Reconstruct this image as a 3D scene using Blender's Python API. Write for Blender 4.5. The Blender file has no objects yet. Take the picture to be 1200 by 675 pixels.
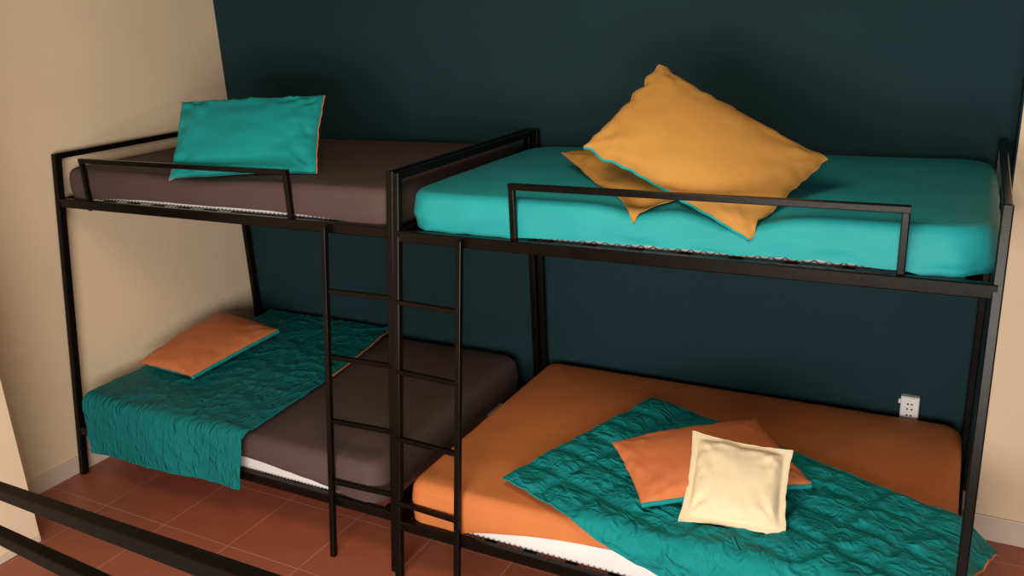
import bpy, bmesh, math, random
from mathutils import Vector, Matrix, noise

random.seed(4)
SC = bpy.context.scene
COL = SC.collection


# ------------------------------------------------------------------ materials
def mat(name, col, rough=0.6, spec=0.4, metal=0.0, sheen=0.0, build=None):
    m = bpy.data.materials.new(name)
    m.use_nodes = True
    nt = m.node_tree
    b = nt.nodes['Principled BSDF']
    b.inputs['Base Color'].default_value = (*col, 1)
    b.inputs['Roughness'].default_value = rough
    b.inputs['Specular IOR Level'].default_value = spec
    b.inputs['Metallic'].default_value = metal
    if sheen:
        b.inputs['Sheen Weight'].default_value = sheen
        b.inputs['Sheen Roughness'].default_value = 0.4
    if build:
        build(nt, b, col)
    return m


def nd(nt, t, **kw):
    n = nt.nodes.new(t)
    for k, v in kw.items():
        if k in n.inputs:
            n.inputs[k].default_value = v
        else:
            setattr(n, k, v)
    return n


def mapped(nt, scale, rot=(0, 0, 0)):
    tc = nd(nt, 'ShaderNodeTexCoord')
    mp = nd(nt, 'ShaderNodeMapping')
    mp.inputs['Scale'].default_value = scale
    mp.inputs['Rotation'].default_value = rot
    nt.links.new(tc.outputs['Object'], mp.inputs['Vector'])
    return mp


def add_bump(nt, b, layers, dist=0.01):
    """layers: (kind, mapping scale, noise scale, detail, strength)"""
    prev = None
    for (sc, ns, det, st, dis) in layers:
        mp = mapped(nt, sc)
        n = nd(nt, 'ShaderNodeTexNoise')
        n.inputs['Scale'].default_value = ns
        n.inputs['Detail'].default_value = det
        n.inputs['Distortion'].default_value = dis
        nt.links.new(mp.outputs[0], n.inputs['Vector'])
        bp = nd(nt, 'ShaderNodeBump')
        bp.inputs['Strength'].default_value = st
        bp.inputs['Distance'].default_value = dist
        nt.links.new(n.outputs[0], bp.inputs['Height'])
        if prev:
            nt.links.new(prev.outputs[0], bp.inputs['Normal'])
        prev = bp
    nt.links.new(prev.outputs[0], b.inputs['Normal'])


def tint(nt, b, col, amt=0.12, scale=3.0):
    """slight natural unevenness of the dye / paint"""
    mp = mapped(nt, (1, 1, 1))
    n = nd(nt, 'ShaderNodeTexNoise')
    n.inputs['Scale'].default_value = scale
    n.inputs['Detail'].default_value = 4
    nt.links.new(mp.outputs[0], n.inputs['Vector'])
    r = nd(nt, 'ShaderNodeValToRGB')
    r.color_ramp.elements[0].position = 0.3
    r.color_ramp.elements[1].position = 0.7
    r.color_ramp.elements[0].color = (*[c * (1 - amt) for c in col], 1)
    r.color_ramp.elements[1].color = (*[min(1, c * (1 + amt)) for c in col], 1)
    nt.links.new(n.outputs[0], r.inputs['Fac'])
    nt.links.new(r.outputs[0], b.inputs['Base Color'])


def cloth_nodes(wr=0.25, fine=0.12):
    def f(nt, b, col):
        tint(nt, b, col, 0.05, 5)
        add_bump(nt, b, [((1, 1, 1), 5.0, 3, wr, 0.6), ((1, 1, 1), 420.0, 1, fine, 0)], 0.012)
    return f


def wall_nodes(amt):
    def f(nt, b, col):
        tint(nt, b, col, amt, 1.3)
        add_bump(nt, b, [((1, 1, 1), 60.0, 4, 0.08, 0)], 0.01)
    return f


def uv_ridged(nt, b, layers):
    """creases laid out along the cloth itself"""
    prev = None
    uv = nd(nt, 'ShaderNodeUVMap')
    for (sc, rot, ns, kind, det, st, dis, dist) in layers:
        mp = nd(nt, 'ShaderNodeMapping')
        mp.inputs['Scale'].default_value = (*sc, 1)
        mp.inputs['Rotation'].default_value = (0, 0, rot)
        nt.links.new(uv.outputs[0], mp.inputs['Vector'])
        n = nd(nt, 'ShaderNodeTexNoise')
        n.noise_type = kind
        n.normalize = True
        n.inputs['Scale'].default_value = ns
        n.inputs['Detail'].default_value = det
        n.inputs['Distortion'].default_value = dis
        nt.links.new(mp.outputs[0], n.inputs['Vector'])
        bp = nd(nt, 'ShaderNodeBump')
        bp.inputs['Strength'].default_value = st
        bp.inputs['Distance'].default_value = dist
        nt.links.new(n.outputs[0], bp.inputs['Height'])
        if prev:
            nt.links.new(prev.outputs[0], bp.inputs['Normal'])
        prev = bp
    nt.links.new(prev.outputs[0], b.inputs['Normal'])


def quilt_nodes(nt, b, col):
    tint(nt, b, col, 0.06, 5)
    uv_ridged(nt, b, [((1.0, 1.9), 0.5, 12.0, 'RIDGED_MULTIFRACTAL', 2.0, 0.9, 1.0, 0.02),
                      ((1.6, 1.0), -0.3, 26.0, 'RIDGED_MULTIFRACTAL', 1.5, 0.6, 0.8, 0.012)])


def quilt_fine_nodes(nt, b, col):
    tint(nt, b, col, 0.06, 5)
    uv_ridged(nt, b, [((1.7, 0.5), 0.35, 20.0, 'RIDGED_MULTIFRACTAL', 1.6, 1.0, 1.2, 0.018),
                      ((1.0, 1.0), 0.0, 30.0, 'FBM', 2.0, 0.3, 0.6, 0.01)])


def floor_nodes(nt, b, col):
    tc = nd(nt, 'ShaderNodeTexCoord')
    mp = nd(nt, 'ShaderNodeMapping')
    T = 0.419
    mp.inputs['Location'].default_value = (-0.82, 0.40, 0)
    nt.links.new(tc.outputs['Object'], mp.inputs['Vector'])
    br = nd(nt, 'ShaderNodeTexBrick')
    br.offset = 0.0
    br.squash = 1.0
    br.inputs['Scale'].default_value = 1.0
    br.inputs['Brick Width'].default_value = T
    br.inputs['Row Height'].default_value = T
    br.inputs['Mortar Size'].default_value = 0.0022
    br.inputs['Mortar Smooth'].default_value = 0.3
    br.inputs['Color1'].default_value = (*col, 1)
    br.inputs['Color2'].default_value = (col[0] * 0.86, col[1] * 0.84, col[2] * 0.84, 1)
    br.inputs['Mortar'].default_value = (0.50, 0.27, 0.18, 1)
    nt.links.new(mp.outputs[0], br.inputs['Vector'])
    n = nd(nt, 'ShaderNodeTexNoise')
    n.inputs['Scale'].default_value = 7
    n.inputs['Detail'].default_value = 5
    nt.links.new(tc.outputs['Object'], n.inputs['Vector'])
    mx = nd(nt, 'ShaderNodeMixRGB', blend_type='MULTIPLY')
    mx.inputs['Fac'].default_value = 0.35
    r = nd(nt, 'ShaderNodeValToRGB')
    r.color_ramp.elements[0].color = (0.7, 0.7, 0.7, 1)
    r.color_ramp.elements[1].color = (1.15, 1.15, 1.15, 1)
    nt.links.new(n.outputs[0], r.inputs['Fac'])
    nt.links.new(br.outputs['Color'], mx.inputs['Color1'])
    nt.links.new(r.outputs[0], mx.inputs['Color2'])
    nt.links.new(mx.outputs[0], b.inputs['Base Color'])


M = {}
M['floor'] = mat('terracotta_tile', (0.36, 0.102, 0.055), 0.38, 0.45, build=floor_nodes)
M['wall'] = mat('beige_paint', (0.80, 0.625, 0.445), 0.85, 0.15, build=wall_nodes(0.04))
M['teal_wall'] = mat('dark_teal_paint', (0.0105, 0.034, 0.041), 0.8, 0.15, build=wall_nodes(0.06))
M['base'] = mat('pale_skirting_tile', (0.66, 0.54, 0.44), 0.45, 0.4, build=wall_nodes(0.03))
M['metal'] = mat('black_powder_coat', (0.0045, 0.0035, 0.003), 0.24, 0.13,
                 build=lambda nt, b, c: (tint(nt, b, c, 0.2, 12), add_bump(nt, b, [((1, 1, 1), 300, 2, 0.08, 0)], 0.004)))
M['matte'] = mat('matte_black_paint', (0.0035, 0.003, 0.003), 0.6, 0.04,
                 build=lambda nt, b, c: (tint(nt, b, c, 0.2, 12), add_bump(nt, b, [((1, 1, 1), 300, 2, 0.08, 0)], 0.004)))
M['white'] = mat('white_mattress_ticking', (0.78, 0.76, 0.76), 0.8, 0.2, build=cloth_nodes(0.1, 0.15))
M['stitch'] = mat('black_cord', (0.01, 0.01, 0.01), 0.7, 0.2, build=cloth_nodes(0.05, 0.1))
M['brown'] = mat('brown_sheet', (0.090, 0.058, 0.056), 0.7, 0.12, sheen=0.02, build=cloth_nodes(0.16))
M['teal_sheet'] = mat('teal_sheet', (0.016, 0.305, 0.335), 0.55, 0.2, sheen=0.02, build=cloth_nodes(0.16))
M['orange_sheet'] = mat('orange_sheet', (0.54, 0.175, 0.054), 0.62, 0.2, build=cloth_nodes(0.14))
M['teal'] = mat('teal_cotton', (0.014, 0.285, 0.285), 0.55, 0.08, build=cloth_nodes(0.45))
M['orange'] = mat('orange_cotton', (0.62, 0.190, 0.070), 0.6, 0.2, build=cloth_nodes(0.22))
M['amber'] = mat('orange_cotton_lit', (0.43, 0.215, 0.050), 0.6, 0.2, build=cloth_nodes(0.22))  # same orange cotton, its yellower hue in bright light put into the colour
M['cream'] = mat('cream_canvas', (0.78, 0.66, 0.45), 0.75, 0.2, build=cloth_nodes(0.15, 0.2))
M['quilt'] = mat('teal_quilting', (0.010, 0.225, 0.235), 0.5, 0.07, build=quilt_nodes)
M['quilt_fine'] = mat('teal_streaked_quilting_shaded', (0.009, 0.165, 0.170), 0.48, 0.07, build=quilt_fine_nodes)  # darker copy of the quilt teal: dim left berth put into the colour
M['plastic'] = mat('white_plastic', (0.80, 0.78, 0.80), 0.35, 0.5,
                   build=lambda nt, b, c: tint(nt, b, c, 0.02, 8))
M['hole'] = mat('dark_socket_hole', (0.015, 0.012, 0.012), 0.6, 0.2,
                build=lambda nt, b, c: tint(nt, b, c, 0.1, 40))


for k, c in (('quilt', (0.25, 0.95, 0.95)), ('quilt_fine', (0.25, 0.95, 0.95)), ('teal', (0.3, 0.95, 0.95))):
    M[k].node_tree.nodes['Principled BSDF'].inputs['Specular Tint'].default_value = (*c, 1)


# ------------------------------------------------------------------ helpers
def link(name, bm, m, parent=None, smooth=False, wn=False):
    me = bpy.data.meshes.new(name)
    bmesh.ops.recalc_face_normals(bm, faces=bm.faces)
    bm.to_mesh(me)
    bm.free()
    if smooth:
        for p in me.polygons:
            p.use_smooth = True
    o = bpy.data.objects.new(name, me)
    me.materials.append(m)
    COL.objects.link(o)
    if parent is not None:
        o.parent = parent
        o.matrix_parent_inverse = Matrix.Identity(4)
        o.location = -parent.location
    return o


def empty(name, loc, label, cat, group=None):
    o = bpy.data.objects.new(name, None)
    o.empty_display_size = 0.1
    COL.objects.link(o)
    o.location = loc
    o['label'] = label
    o['category'] = cat
    if group:
        o['group'] = group
    return o


def structure(o, label=None):
    o['kind'] = 'structure'
    if label:
        o['label'] = label
    return o


def add_box(bm, a, b, bev=0.0):
    lo = Vector((min(a[i], b[i]) for i in range(3)))
    hi = Vector((max(a[i], b[i]) for i in range(3)))
    r = bmesh.ops.create_cube(bm, size=1)
    vs = r['verts']
    for v in vs:
        v.co = Vector(((lo[i] + hi[i]) / 2 + v.co[i] * (hi[i] - lo[i]) for i in range(3)))
    if bev:
        es = list({e for v in vs for e in v.link_edges})
        bmesh.ops.bevel(bm, geom=es, offset=bev, segments=2, affect='EDGES', profile=0.5)


def add_bar(bm, a, b, w, h=None, up=(0, 0, 1), ch=0.14):
    """square steel tube with rounded arrises from a to b; w across, h along 'up'"""
    a, b = Vector(a), Vector(b)
    h = h or w
    d = (b - a).normalized()
    up = Vector(up)
    if abs(d.dot(up)) > 0.95:
        up = Vector((0, 1, 0))
    s = d.cross(up).normalized()
    t = s.cross(d).normalized()
    c = min(w, h) * ch
    k = c * 0.3
    prof = []
    W, Hh = w / 2, h / 2
    for sx, sy, flip in ((1, 1, 0), (-1, 1, 1), (-1, -1, 0), (1, -1, 1)):
        pts = [(W, Hh - c), (W - k, Hh - k), (W - c, Hh)]
        if flip:
            pts = pts[::-1]
        prof += [(sx * x, sy * y) for x, y in pts]
    r0 = [bm.verts.new(a + s * x + t * y) for x, y in prof]
    r1 = [bm.verts.new(b + s * x + t * y) for x, y in prof]
    n = len(prof)
    for i in range(n):
        bm.faces.new((r0[i], r0[(i + 1) % n], r1[(i + 1) % n], r1[i]))
    bm.faces.new(r0[::-1])
    bm.faces.new(r1)


def bar(name, a, b, w, m, parent, h=None, up=(0, 0, 1)):
    bm = bmesh.new()
    add_bar(bm, a, b, w, h, up)
    return link(name, bm, m, parent)


def add_tube(bm, pts, r, n=6):
    rings = []
    pts = [Vector(p) for p in pts]
    for i, p in enumerate(pts):
        d = (pts[min(i + 1, len(pts) - 1)] - pts[max(i - 1, 0)]).normalized()
        ref = Vector((0, 0, 1)) if abs(d.z) < 0.9 else Vector((0, 1, 0))
        s = d.cross(ref).normalized()
        t = s.cross(d)
        rings.append([bm.verts.new(p + (s * math.cos(2 * math.pi * k / n) + t * math.sin(2 * math.pi * k / n)) * r)
                      for k in range(n)])
    for i in range(len(rings) - 1):
        for k in range(n):
            bm.faces.new((rings[i][k], rings[i][(k + 1) % n], rings[i + 1][(k + 1) % n], rings[i + 1][k]))
    bm.faces.new(rings[0][::-1])
    bm.faces.new(rings[-1])


def nz(x, y, z=0.0):
    return noise.noise(Vector((x, y, z)))


# ------------------------------------------------------------------ room
YB = 1.226            # dark teal back wall
XL = -0.037           # left wall
YR, XR = 1.013, 4.222  # the right-hand wall stands a little forward of the teal niche
HC = 3.0
YF = -4.2
XE = 6.4


def box_obj(name, a, b, m, bev=0.0):
    bm = bmesh.new()
    add_box(bm, a, b, bev)
    return structure(link(name, bm, m))


box_obj('floor', (-0.3, YF - 0.1, -0.1), (XE + 0.1, YB + 0.3, 0), M['floor'])
box_obj('wall_back', (XL - 0.15, YB, 0), (XR + 0.006, YB + 0.15, HC), M['teal_wall'])
box_obj('wall_left', (XL - 0.15, -0.736, 0), (XL, YB, HC), M['wall'])
box_obj('wall_front_left', (XL - 0.15, YF, 0), (0.371, -0.736, HC), M['wall'])
# right wall: beige face towards the room, teal return inside the niche
box_obj('wall_niche_right', (XR, YR + 0.001, 0), (XR + 0.006, YB, HC), M['teal_wall'])
box_obj('wall_right', (XR + 0.006, YR, 0), (XE + 0.1, YB + 0.15, HC), M['wall'])
# skirting
box_obj('baseboard_left', (XL, -0.736, 0), (XL + 0.009, YB - 0.009, 0.095), M['base'], 0.002)
box_obj('baseboard_back', (XL, YB - 0.009, 0), (XR, YB, 0.095), M['base'], 0.002)
box_obj('baseboard_right', (XR + 0.002, YR - 0.011, 0), (XE, YR, 0.118), M['base'], 0.003)
box_obj('baseboard_front_left', (0.371, YF, 0), (0.379, -0.738, 0.035), M['base'], 0.002)


# ------------------------------------------------------------------ bunk beds
H = 1.70
ZU, ZL = 1.458, 0.250      # frame rail centres, upper and lower berth


def slat_base(x0, x1, y0, y1, z, parent):
    bm = bmesh.new()
    n = 12
    for i in range(n):
        x = x0 + 0.06 + (x1 - x0 - 0.12) * i / (n - 1)
        add_bar(bm, (x, y0, z), (x, y1, z), 0.05, 0.012)
    return link('slat_base', bm, M['metal'], parent)


def bunk(x0, x1, yf, yb, slope, w, guard, ladder_x, side, label):
    root = empty('bunk_bed', ((x0 + x1) / 2, (yf + yb) / 2, 0), label, 'bunk bed', None)
    m = M['metal']

    def front(z):
        return yf - slope * (1 - z / H)
    for x in (x0, x1):
        bar('post', (x, front(0), 0), (x, yf, H), w, m, root)
        bar('post', (x, yb, 0), (x, yb, H), w, m, root)
        # end rails
        bar('end_rail', (x, yf, H - 0.012), (x, yb, H - 0.012), 0.025, m, root, 0.03)
        bar('end_rail', (x, yf, ZU), (x, yb, ZU), 0.025, m, root, 0.04)
        bar('end_rail', (x, front(ZL), ZL), (x, yb, ZL), 0.025, m, root, 0.04)
    for z in (ZU, ZL):
        bar('side_rail', (x0, front(z), z), (x1, front(z), z), 0.03, m, root, 0.045)
        bar('side_rail', (x0, yb, z), (x1, yb, z), 0.03, m, root, 0.045)
    slat_base(x0, x1, front(ZU), yb, ZU - 0.004, root)
    slat_base(x0, x1, front(ZL), yb, ZL - 0.002, root)
    # guard rail: an upside-down U fixed to the face of the side rail
    g0, g1 = guard
    gy = yf - 0.022
    zt = 1.677
    bm = bmesh.new()
    add_bar(bm, (g0 - 0.0115, gy, zt), (g1 + 0.0115, gy, zt), 0.023)
    gr = link('guard_rail', bm, m, root)
    for g in (g0, g1):
        bm = bmesh.new()
        add_bar(bm, (g, gy, ZU - 0.03), (g, gy, zt - 0.01), 0.023)
        # fixing bolts
        r = bmesh.ops.create_uvsphere(bm, u_segments=8, v_segments=6, radius=0.006,
                                      matrix=Matrix.Translation((g, gy - 0.0115, ZU - 0.005)))
        u = link('upright', bm, m)
        u.parent = gr
        u.location = (0, 0, 0)
    # half ladder: one stile, rungs run to the bed post
    px = x1 if side > 0 else x0
    bm = bmesh.new()
    add_bar(bm, (ladder_x, yf - 0.032 - slope, 0), (ladder_x, yf - 0.032 - slope * (1 - ZU / H), ZU + 0.01), 0.024)
    ld = link('ladder_stile', bm, m, root)
    for z in (1.196, 0.912, 0.628, 0.35):
        y = front(z) - 0.026
        bm = bmesh.new()
        add_bar(bm, (ladder_x, y, z), (px, y + 0.016, z), 0.02, 0.02)
        r = link('ladder_rung', bm, m)
        r.parent = ld
        r.location = (0, 0, 0)
    return root


bunk(0.0, 2.064, 0.0, 1.185, 0.226, 0.036, (0.218, 1.532), 1.744, 1,
     'black steel bunk bed with brown mattresses against the beige left wall')
bunk(2.111, 4.181, -0.028, 1.185, 0.243, 0.030, (2.625, 3.926), 2.416, -1,
     'black steel bunk bed with teal upper and orange lower mattress')


# ------------------------------------------------------------------ mattresses
def rr_loop(x0, x1, y0, y1, r, nc=7, nl=36, ns=22):
    """rounded rectangle, counter-clockwise, fixed number of points"""
    pts = []

    def seg(a, b, n):
        for i in range(n):
            t = i / n
            pts.append((a[0] + (b[0] - a[0]) * t, a[1] + (b[1] - a[1]) * t))

    def arc(cx, cy, a0, n):
        for i in range(n):
            a = a0 + (math.pi / 2) * i / n
            pts.append((cx + r * math.cos(a), cy + r * math.sin(a)))
    seg((x0 + r, y0), (x1 - r, y0), nl)
    arc(x1 - r, y0 + r, -math.pi / 2, nc)
    seg((x1, y0 + r), (x1, y1 - r), ns)
    arc(x1 - r, y1 - r, 0, nc)
    seg((x1 - r, y1), (x0 + r, y1), nl)
    arc(x0 + r, y1 - r, math.pi / 2, nc)
    seg((x0, y1 - r), (x0, y0 + r), ns)
    arc(x0 + r, y0 + r, math.pi, nc)
    return pts


def dent_at(x, y, dents):
    return sum(dp * math.exp(-((x - dx) / rx) ** 2 - ((y - dy) / ry) ** 2) for (dx, dy, rx, ry, dp) in dents)


def shell(box, rc, re, prof, off, crown, hem, seed, wr, gather, cap_bottom=False, dents=()):
    x0, x1, y0, y1, z0, z1 = box
    bm = bmesh.new()
    rings = []
    for (ins, z, flat) in prof:
        r = max(0.012, rc - ins * 0.6)
        loop = rr_loop(x0 + ins - off, x1 - ins + off, y0 + ins - off, y1 - ins + off, r)
        ring = []
        for (x, y) in loop:
            zz = z
            if hem:
                zz = max(z, hem(x, y)) if flat == 0 else z
            p = Vector((x, y, zz))
            if flat == 0:       # side wall: pulled wrinkles rising from the hem
                k = 1 - (zz - z0) / (z1 - z0)
                a = abs(nz(x * 26 + zz * 12, y * 26 + seed, seed)) * gather * max(0, k) ** 1.2
                a += nz(x * 3, y * 3, zz * 4 + seed) * 0.006 * wr
                c = Vector(((x0 + x1) / 2, (y0 + y1) / 2, zz))
                if y < y0 + 0.02:
                    p.y -= a
                elif x > x1 - 0.02:
                    p.x += a
                elif x < x0 + 0.02:
                    p.x -= a
            else:
                e = min(ins / 0.35, 1)
                p.z += crown * e * (2 - e)
                p.z += (nz(x * 2.2, y * 2.2, seed) * 0.006 + nz(x * 7, y * 5, seed + 3) * 0.0025) * wr * min(1, ins / 0.1)
            if dents:
                p.z -= dent_at(p.x, p.y, dents) * max(0, min(1, (p.z - z0) / (z1 - z0)))
            ring.append(bm.verts.new(p))
        rings.append(ring)
    n = len(rings[0])
    for i in range(len(rings) - 1):
        for k in range(n):
            bm.faces.new((rings[i][k], rings[i][(k + 1) % n], rings[i + 1][(k + 1) % n], rings[i + 1][k]))
    bm.faces.new(rings[-1])
    if cap_bottom:
        bm.faces.new(rings[0][::-1])
    return bm


def profile(box, re, bottom_round=0.02, low=True):
    x0, x1, y0, y1, z0, z1 = box
    pr = []
    if low:
        for i in range(3):
            a = math.pi / 2 * i / 3
            pr.append((bottom_round * (1 - math.sin(a)), z0 + bottom_round * (1 - math.cos(a)), 0))
    else:
        pr.append((0.0, z0 + 0.004, 0))
    lo, hi = z0 + bottom_round, z1 - re
    for i in range(9):
        pr.append((-0.006 * math.sin(math.pi * i / 8), lo + (hi - lo) * i / 8, 0))
    for i in range(1, 7):
        a = math.pi / 2 * i / 6
        pr.append((re * (1 - math.cos(a)), z1 - re + re * math.sin(a), 0 if i < 4 else 1))
    half = min(x1 - x0, y1 - y0) / 2 - 0.01
    for i in range(1, 18):
        t = i / 17
        pr.append((re + (half - re) * t, z1, 1))
    return pr


def mattress(box, rc, re, sheet_mat, crown, hem, seed, label, stitch, wr=1.0, gather=0.01, dents=()):
    x0, x1, y0, y1, z0, z1 = box
    root = empty('mattress', ((x0 + x1) / 2, (y0 + y1) / 2, z0), label, 'mattress')
    pr = profile(box, re)
    bm = shell(box, rc, re, pr, -0.004, crown - 0.022, None, seed, 0.3, 0.0, True, dents)
    link('mattress_body', bm, M['white'], root, True)
    bm = shell(box, rc, re, profile(box, re, low=False), 0.006, crown, hem, seed, wr, gather, False, dents)
    o = link('fitted_sheet', bm, sheet_mat, root, True)
    o['label'] = 'fitted sheet pulled over the mattress'
    if stitch:
        a, b, zb, hz, step = stitch
        bm = bmesh.new()
        pts = []
        n = int((b - a) / step)
        for i in range(n + 1):
            pts.append((a + step * i, y0 + 0.001 - (0.0 if i % 2 else 0.002), zb + (hz if i % 2 else 0)))
        add_tube(bm, pts, 0.0017, 5)
        link('zigzag_stitching', bm, M['stitch'], root)
    return root


def arc_hem(a, b, base, peak, y_front, pw=1.0):
    def f(x, y):
        if y > y_front or x <= a or x >= b:
            return base
        t = (x - a) / (b - a)
        return base + (peak - base) * max(0, math.sin(math.pi * t)) ** pw
    return f


ZMU = ZU + 0.016
DENT_A = ((0.95, 0.0, 0.25, 0.12, 0.02),)
DENT_B = ((3.42, -0.02, 0.13, 0.22, 0.055), (3.08, 0.0, 0.09, 0.14, 0.030))
mattress((0.022, 2.030, 0.0, 1.165, ZMU, 1.622), 0.09, 0.032, M['brown'], 0.014,
         arc_hem(0.22, 1.80, ZMU + 0.004, ZMU + 0.026, 0.05, 0.4), 1.3,
         'brown sheeted mattress on the upper berth of the left bunk', (0.25, 1.78, ZMU + 0.001, 0.012, 0.012), 1.0, 0.014, DENT_A)
mattress((2.122, 4.163, -0.018, 1.165, ZMU, 1.622), 0.14, 0.035, M['teal_sheet'], 0.014,
         arc_hem(2.62, 3.98, ZMU + 0.004, ZMU + 0.023, 0.05, 0.4), 7.1,
         'bright teal sheeted mattress on the upper berth of the right bunk', (2.64, 3.96, ZMU + 0.001, 0.014, 0.022), 1.0, 0.042, DENT_B)
ZML = ZL + 0.012
mattress((0.06, 1.965, -0.176, 1.165, ZML, 0.448), 0.07, 0.05, M['brown'], 0.014,
         arc_hem(0.30, 1.82, ZML + 0.006, ZML + 0.085, -0.13, 0.8), 3.7,
         'dark brown sheeted mattress on the lower berth of the left bunk', (0.4, 1.80, ZML + 0.001, 0.016, 0.010), 1.0, 0.008)
mattress((2.155, 4.160, -0.210, 1.165, ZML, 0.448), 0.07, 0.045, M['orange_sheet'], 0.014,
         arc_hem(2.40, 3.95, ZML + 0.006, ZML + 0.120, -0.15, 0.8), 5.9,
         'orange sheeted mattress on the lower berth of the right bunk', (2.42, 3.93, ZML + 0.001, 0.018, 0.012), 1.0, 0.008)


# ------------------------------------------------------------------ pillows
def pillow(name, tl, tr, br, bl, thick, mf, mb, label, cat='pillow', seed=0.0, pinch=0.05, flange=0.0,
           seam=None, wrinkle=1.0, belly=0.5, group=None, up=None, wave=0.006, rest=(), dents=()):
    tl, tr, br, bl = map(Vector, (tl, tr, br, bl))
    cen = (tl + tr + br + bl) / 4
    root = empty(name, cen, label, cat, group)
    N, Mn = 44, 34
    nrm = ((tr - tl) + (br - bl)).cross((tl - bl) + (tr - br)).normalized()
    if up is not None and nrm.dot(Vector(up)) < 0:
        nrm = -nrm
    Lx = ((tr - tl).length + (br - bl).length) / 2
    Ly = ((tl - bl).length + (tr - br).length) / 2

    def pos(i, j, s):
        u = -1 + 2 * i / N
        v = -1 + 2 * j / Mn
        # dense sampling near edges
        u = math.sin(u * math.pi / 2) * 0.6 + u * 0.4
        v = math.sin(v * math.pi / 2) * 0.6 + v * 0.4
        uu = u * (1 - pinch * (1 - v * v) * abs(u) ** 3)
        vv = v * (1 - pinch * (Lx / Ly) * (1 - u * u) * abs(v) ** 3)
        edge = max(abs(u), abs(v)) ** 6
        uu += wave / Lx * 2 * nz(v * 5, seed + 9, u) * edge
        vv += wave / Ly * 2 * nz(u * 6, seed + 5, v) * edge
        a, b = (uu + 1) / 2, (vv + 1) / 2
        p = (bl * (1 - a) + br * a) * (1 - b) + (tl * (1 - a) + tr * a) * b
        fu, fv = u, v
        if flange:
            fu = max(-1, min(1, u * (1 + flange * 2 / Lx)))
            fv = max(-1, min(1, v * (1 + flange * 2 / Ly)))
        g = max(0, (1 - fu * fu)) * max(0, (1 - fv * fv))
        h = thick / 2 * g ** belly
        if h > 0:
            # tension folds gathered at the seams
            eu = (1 - g) ** 2
            X, Y = u * Lx, v * Ly
            f = nz(X * 16 + Y * 5, Y * 6 - X * 3, seed) * 0.004 + nz(X * 5, Y * 7, seed + 4) * 0.006
            f += (1 - abs(nz(X * 4 + seed, Y * 13 - X * 3, seed + 7))) ** 7 * 0.007 * math.exp(-(1 - abs(fu)) * Lx / 2 / 0.10)
            f += (1 - abs(nz(X * 12 + Y * 4, Y * 4 + seed, seed + 9))) ** 7 * 0.005 * math.exp(-(1 - abs(fv)) * Ly / 2 / 0.07)
            r = math.hypot(abs(fu) - 1, abs(fv) - 1)
            ang = math.atan2(1 - abs(fv) + 1e-4, 1 - abs(fu) + 1e-4)
            f += math.sin(ang * 11 + seed * 3) * 0.006 * math.exp(-r * 2.2)
            h += f * wrinkle * min(1, g * 6) * (0.35 + eu)
            h = max(h, 0.0015)
        else:
            h = 0.0015
        if edge > 0.999:
            h = 0.0
        p = p + nrm * (h * s)
        for (ax0, ax1, ay0, ay1, az, rd) in rest:
            if ax0 < p.x < ax1 and ay0 < p.y < ay1:
                e = min(p.x - ax0, ax1 - p.x, p.y - ay0, ay1 - p.y)
                lim = az - dent_at(p.x, p.y, dents) - (rd - math.sqrt(max(0, rd * rd - (rd - e) ** 2)) if e < rd else 0)
                lo = lim + (0.004 if s > 0 else 0.001)
                if p.z < lo:
                    p.z = lo
        return p, edge

    for nm, s, m in (('front_cover', 1, mf), ('back_cover', -1, mb)):
        bm = bmesh.new()
        g = [[bm.verts.new(pos(i, j, s)[0]) for j in range(Mn + 1)] for i in range(N + 1)]
        for i in range(N):
            for j in range(Mn):
                bm.faces.new((g[i][j], g[i + 1][j], g[i + 1][j + 1], g[i][j + 1]))
        o = link(nm, bm, m, root, True)
        if m is not mf:
            o['label'] = {'teal_cotton': 'teal reverse side', 'orange_cotton': 'orange reverse side',
                          'orange_cotton_lit': 'orange reverse side'}.get(m.name, 'reverse side')
    edges = {'bottom': [(i, 0) for i in range(N + 1)], 'right': [(N, j) for j in range(Mn + 1)],
             'top': [(i, Mn) for i in range(N + 1)], 'left': [(0, j) for j in range(Mn + 1)]}
    for en, pts in edges.items():
        mm, rr = (seam or {}).get(en, (mf, 0.0018))
        bm = bmesh.new()
        drop = nrm * (-rr * 0.9 if mm is M['teal'] else 0)
        add_tube(bm, [pos(i, j, 0)[0] + drop for i, j in pts], rr, 8)
        e = link('seam', bm, mm, root, True)
        if mm is not mf:
            e['label'] = 'orange piped seam' if mm is M['orange'] else 'teal seam'
    return root


pillow('pillow', (0.67, 0.25, 1.932), (1.394, 0.45, 1.944), (1.555, 0.145, 1.640), (0.800, -0.008, 1.604), 0.15,
       M['teal'], M['orange'], 'teal pillow propped up on the upper left brown mattress', seed=2.0, seam={'right': (M['orange'], 0.003), 'left': (M['orange'], 0.0022)}, wrinkle=2.6, rest=((0.04, 2.04, -0.008, 1.17, 1.642, 0.035),), dents=DENT_A, 
       up=(0.2, -1, 0.5), pinch=0.035)
pillow('pillow', (2.57, 0.50, 1.708), (2.93, 0.80, 1.71), (3.42, 0.27, 1.695), (3.079, -0.035, 1.574), 0.10,
       M['amber'], M['teal'], 'orange pillow painted yellower for bright light, lying flat underneath a larger tilted one on the teal mattress', seed=5.0, rest=((2.14, 4.17, -0.026, 1.17, 1.640, 0.04),), dents=DENT_B, 
       up=(0, 0, 1), pinch=0.05, wave=0.012)
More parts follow.
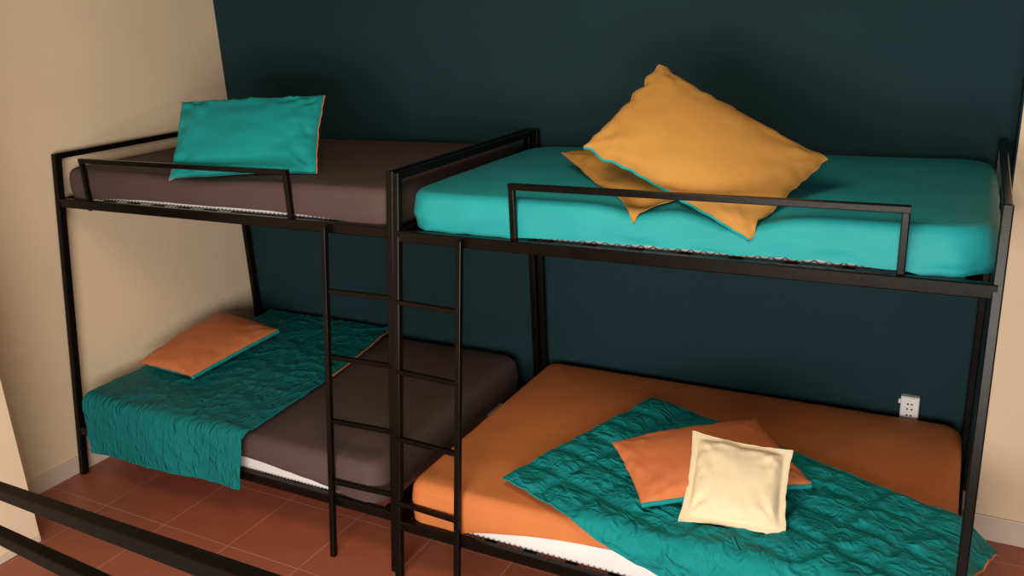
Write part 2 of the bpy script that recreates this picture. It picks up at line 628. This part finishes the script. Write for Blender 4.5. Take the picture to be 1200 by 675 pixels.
pillow('pillow', (3.022, 0.40, 2.063), (3.650, 0.30, 1.752), (3.474, -0.043, 1.548), (2.845, 0.10, 1.803), 0.15,
       M['amber'], M['teal'], 'large orange pillow painted yellower for bright light, tilted on top of another pillow on the teal mattress', seed=8.0, rest=((2.14, 4.17, -0.026, 1.17, 1.640, 0.04),), dents=DENT_B, 
       seam={'bottom': (M['teal'], 0.006)}, up=(0, -1, 0.6), pinch=0.035, wave=0.016)
pillow('pillow', (0.075, 0.80, 0.590), (0.610, 0.735, 0.570), (0.597, 0.090, 0.540), (0.165, 0.115, 0.540), 0.15,
       M['orange'], M['teal'], 'orange pillow lying on the teal quilt against the left wall', seed=11.0, rest=((0, 1.2, -0.1, 1.2, 0.503, 0.01),),
       seam={'right': (M['teal'], 0.010)},
       up=(0, 0, 1), pinch=0.03)
pillow('pillow', (2.90, 0.20, 0.580), (3.389, 0.586, 0.600), (3.676, 0.25, 0.545), (3.143, -0.128, 0.545), 0.15,
       M['orange'], M['teal'], 'orange pillow on the rumpled teal quilt, partly behind the cream cushion', seed=14.0, rest=((2.2, 4.2, -0.19, 1.2, 0.505, 0.01),),
       seam={'bottom': (M['teal'], 0.010)},
       up=(0, 0, 1), pinch=0.03)
pillow('cushion', (3.234, 0.20, 0.700), (3.612, 0.19, 0.700), (3.649, -0.082, 0.505), (3.281, -0.126, 0.505), 0.10,
       M['cream'], M['cream'], 'small square cream cushion with flat border, leaning on an orange pillow', 'cushion',
       seed=17.0, rest=((2.2, 4.2, -0.19, 1.2, 0.505, 0.01),), up=(0, -1, 0.6), pinch=0.07, flange=0.03, wrinkle=1.7, wave=0.003)


# ------------------------------------------------------------------ quilts
def quilt(label, origin, U, V, lu, lv, ztop, yf, xr, seed, m, n_u, n_v, trim_edges, cells, skew=lambda b: 0.0, zl=None, puff=0.006,
          crumple=0.010, hang=0.0):
    root = empty('quilt', (origin[0], origin[1], ztop), label, 'quilt')
    U, V = Vector(U).to_3d().normalized(), Vector(V).to_3d().normalized()
    origin = Vector((origin[0], origin[1], 0))

    def pos(a, b, lift=0.0):
        # a, b in 0..1 over the cloth
        q = origin + U * (lu * a * (1 + skew(b))) + V * (lv * b * (1 + hang * (1 - a)))
        x, y = q.x, q.y
        z = ztop
        n = Vector((0, 0, 1))
        rr = 0.045
        if y < yf + 0.02:       # over the front edge
            e = yf + 0.02 - y
            if e < rr * math.pi / 2:
                t = e / rr
                y = yf + 0.02 - rr * math.sin(t)
                z = ztop - rr * (1 - math.cos(t))
                n = Vector((0, -math.sin(t), math.cos(t)))
            else:
                d = e - rr * math.pi / 2
                y = yf + 0.02 - rr - 0.02 * min(1, d / 0.15) * (0.5 + 0.5 * math.sin(x * 9 + seed))
                z = ztop - rr - d
                n = Vector((0, -1, 0))
        if x > xr:              # sticks out stiffly past the end
            e = x - xr
            x = xr + e * 0.9
            z -= e * 0.62
        s, t = a * lu, b * lv
        d = nz(s * 4.5, t * 4.5, seed) * crumple
        ws, wt = s + 0.05 * nz(s * 5, t * 5, seed + 20), t + 0.05 * nz(s * 5, t * 5, seed + 30)
        rdg = (1 - abs(nz(ws * 6 + wt * 4, wt * 8 - ws * 3, seed + 2))) ** 5
        d += rdg * crumple * 0.9 - abs(nz(ws * 13 - wt * 6, wt * 15 + ws * 5, seed + 6)) * crumple * 0.7
        # stitched channels
        if cells:
            cu, cv = cells
            du = abs((s / cu + 0.5) % 1 - 0.5) * cu
            dv = abs((t / cv + 0.5) % 1 - 0.5) * cv
            d += puff * (1 - math.exp(-(du / 0.022) ** 2)) * (1 - math.exp(-(dv / 0.022) ** 2))
        return Vector((x, y, z)) + n * (d + crumple * 0.9 + lift)

    bm = bmesh.new()
    g = [[bm.verts.new(pos(i / n_u, j / n_v)) for j in range(n_v + 1)] for i in range(n_u + 1)]
    for i in range(n_u):
        for j in range(n_v):
            bm.faces.new((g[i][j], g[i + 1][j], g[i + 1][j + 1], g[i][j + 1]))
    uvl = bm.loops.layers.uv.new('UVMap')
    ix = {g[i][j]: (i / n_u * lu, j / n_v * lv) for i in range(n_u + 1) for j in range(n_v + 1)}
    for f in bm.faces:
        for l in f.loops:
            l[uvl].uv = ix[l.vert]
    o = link('quilted_top', bm, m, root, True)
    # thickness
    bm = bmesh.new()
    g2 = [[bm.verts.new(pos(i / n_u, j / n_v, -0.006)) for j in range(n_v + 1)] for i in range(n_u + 1)]
    for i in range(n_u):
        for j in range(n_v):
            bm.faces.new((g2[i][j], g2[i][j + 1], g2[i + 1][j + 1], g2[i + 1][j]))
    ob = link('backing', bm, M['orange'], root, True)
    ob['label'] = 'orange backing'
    
    edges = {'u0': [(0, j / n_v) for j in range(n_v + 1)], 'u1': [(1, j / n_v) for j in range(n_v + 1)],
             'v0': [(i / n_u, 0) for i in range(n_u + 1)], 'v1': [(i / n_u, 1) for i in range(n_u + 1)]}
    half = int(n_v * 0.42)
    edges['u1_back'], edges['u1_front'] = edges['u1'][:half + 1], edges['u1'][half:]
    for k, mm in trim_edges.items():
        bm = bmesh.new()
        add_tube(bm, [pos(a, b, -0.003) for a, b in edges[k]], 0.0042, 6)
        ee = link('edge_binding', bm, mm, root, True)
        if mm is M['orange']:
            ee['label'] = 'orange edge binding'
    return root


# left quilt: laid across the bed, front end hanging over the edge
quilt('teal quilt with painted-in shade, draped over the lower left brown mattress, front end hanging down',
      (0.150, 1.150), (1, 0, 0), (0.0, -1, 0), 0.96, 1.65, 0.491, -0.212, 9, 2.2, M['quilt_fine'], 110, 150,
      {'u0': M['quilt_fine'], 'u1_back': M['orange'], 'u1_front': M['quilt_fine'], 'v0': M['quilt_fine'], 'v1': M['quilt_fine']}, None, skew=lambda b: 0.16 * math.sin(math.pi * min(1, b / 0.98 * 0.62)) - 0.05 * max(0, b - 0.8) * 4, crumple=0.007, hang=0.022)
# right quilt: spread askew
quilt('rumpled teal quilt spread askew over the lower right orange mattress',
      (2.547, -0.097), (0.925, -0.36), (0.325, 0.946), 1.56, 0.967, 0.491, -0.232, 4.175, 6.4, M['quilt'], 150, 110,
      {'u0': M['quilt'], 'u1': M['orange'], 'v0': M['quilt'], 'v1': M['quilt']}, (0.19, 0.161), crumple=0.010, puff=0.011)


# ------------------------------------------------------------------ wall socket
sk = empty('wall_socket', (3.948, YB, 0.47), 'white surface-mounted power socket on the teal wall behind the orange mattress',
           'socket')
bm = bmesh.new()
add_box(bm, (3.908, YB - 0.034, 0.405), (3.986, YB, 0.532), 0.004)
link('socket_box', bm, M['plastic'], sk)
bm = bmesh.new()
add_box(bm, (3.911, YB - 0.040, 0.408), (3.983, YB - 0.034, 0.529), 0.002)
pl = link('face_plate', bm, M['plastic'], sk)
for (zz, off) in ((0.500, 0.008), (0.476, 0.0095), (0.446, 0.008), (0.422, 0.0095)):
    for sx in (-1, 1):
        bm = bmesh.new()
        bmesh.ops.create_cone(bm, cap_ends=True, segments=12, radius1=0.0042, radius2=0.0042, depth=0.003,
                              matrix=Matrix.Translation((3.947 + sx * off, YB - 0.0405, zz)) @ Matrix.Rotation(math.pi / 2, 4, 'X'))
        hh = link('socket_hole', bm, M['hole'])
        hh.parent = pl
        hh.location = (0, 0, 0)
bm = bmesh.new()
add_box(bm, (3.898, YB - 0.026, 0.492), (3.908, YB - 0.006, 0.512), 0.003)
link('cable_entry', bm, M['plastic'], sk)

# ------------------------------------------------------------------ camera
CAMP = Vector((4.07536071, -2.7321676, 2.28487089))
yaw, pit, rol, fpx = -0.5012808752, -0.3143459075, -0.0501671577, 1004.99472
F = Vector((math.sin(yaw) * math.cos(pit), math.cos(yaw) * math.cos(pit), math.sin(pit)))
R = Vector((math.cos(yaw), -math.sin(yaw), 0))
U = R.cross(F)
R2 = R * math.cos(rol) + U * math.sin(rol)
U2 = -R * math.sin(rol) + U * math.cos(rol)
cd = bpy.data.cameras.new('camera')
cd.sensor_width = 36
cd.lens = fpx / 1200 * 36
cam = bpy.data.objects.new('camera', cd)
mw = Matrix((R2, U2, -F)).transposed().to_4x4()
mw.translation = CAMP
cam.matrix_world = mw
COL.objects.link(cam)
SC.camera = cam

# ------------------------------------------------------------------ foreground bunk: two black rails
d = (F - R2 * 1.025 - U2 * 0.082).normalized()


def ray(u, v, dist):
    return CAMP + (F + R2 * (u - 600) / fpx - U2 * (v - 337.5) / fpx) * dist



fr = empty('bed_railing', (2.0, -1.75, 0), 'pair of black steel rails in the near foreground at the bottom left', 'railing')
for v in (575, 627):
    a = ray(0, v, 2.0)
    bar('rail', a + d * 0.5, a - d * 1.7, 0.030, M['matte'], fr)
for t in (0.5, -1.7):
    a = ray(0, 575, 2.0) + d * t
    bar('post', (a.x, a.y, 0), a + Vector((0, 0, 0.03)), 0.032, M['matte'], fr)

# ------------------------------------------------------------------ light
def area(name, loc, target, size, power, col, sy=None):
    l = bpy.data.lights.new(name, 'AREA')
    l.energy = power
    l.color = col
    l.size = size
    if sy:
        l.shape = 'RECTANGLE'
        l.size_y = sy
    o = bpy.data.objects.new(name, l)
    o.location = loc
    o.rotation_euler = (Vector(target) - Vector(loc)).to_track_quat('-Z', 'Y').to_euler()
    COL.objects.link(o)
    return o


area('ceiling_lamp', (3.0, -1.30, 2.85), (2.6, -0.2, 0.8), 0.8, 27, (1.0, 0.79, 0.56))
area('front_fill_light', (3.6, -4.0, 1.35), (1.8, 0.5, 1.0), 3.0, 215, (1.0, 0.93, 0.84), 1.4)  # soft frontal fill added behind the camera; no window known there

w = bpy.data.worlds.new('world')
SC.world = w
w.use_nodes = True
w.node_tree.nodes['Background'].inputs['Color'].default_value = (1.0, 0.84, 0.68, 1)
w.node_tree.nodes['Background'].inputs['Strength'].default_value = 0.06

vs = SC.view_settings
vs.view_transform = 'Standard'
vs.look = 'None'
vs.gamma = 1
vs.exposure = 0.0
vs.use_curve_mapping = False
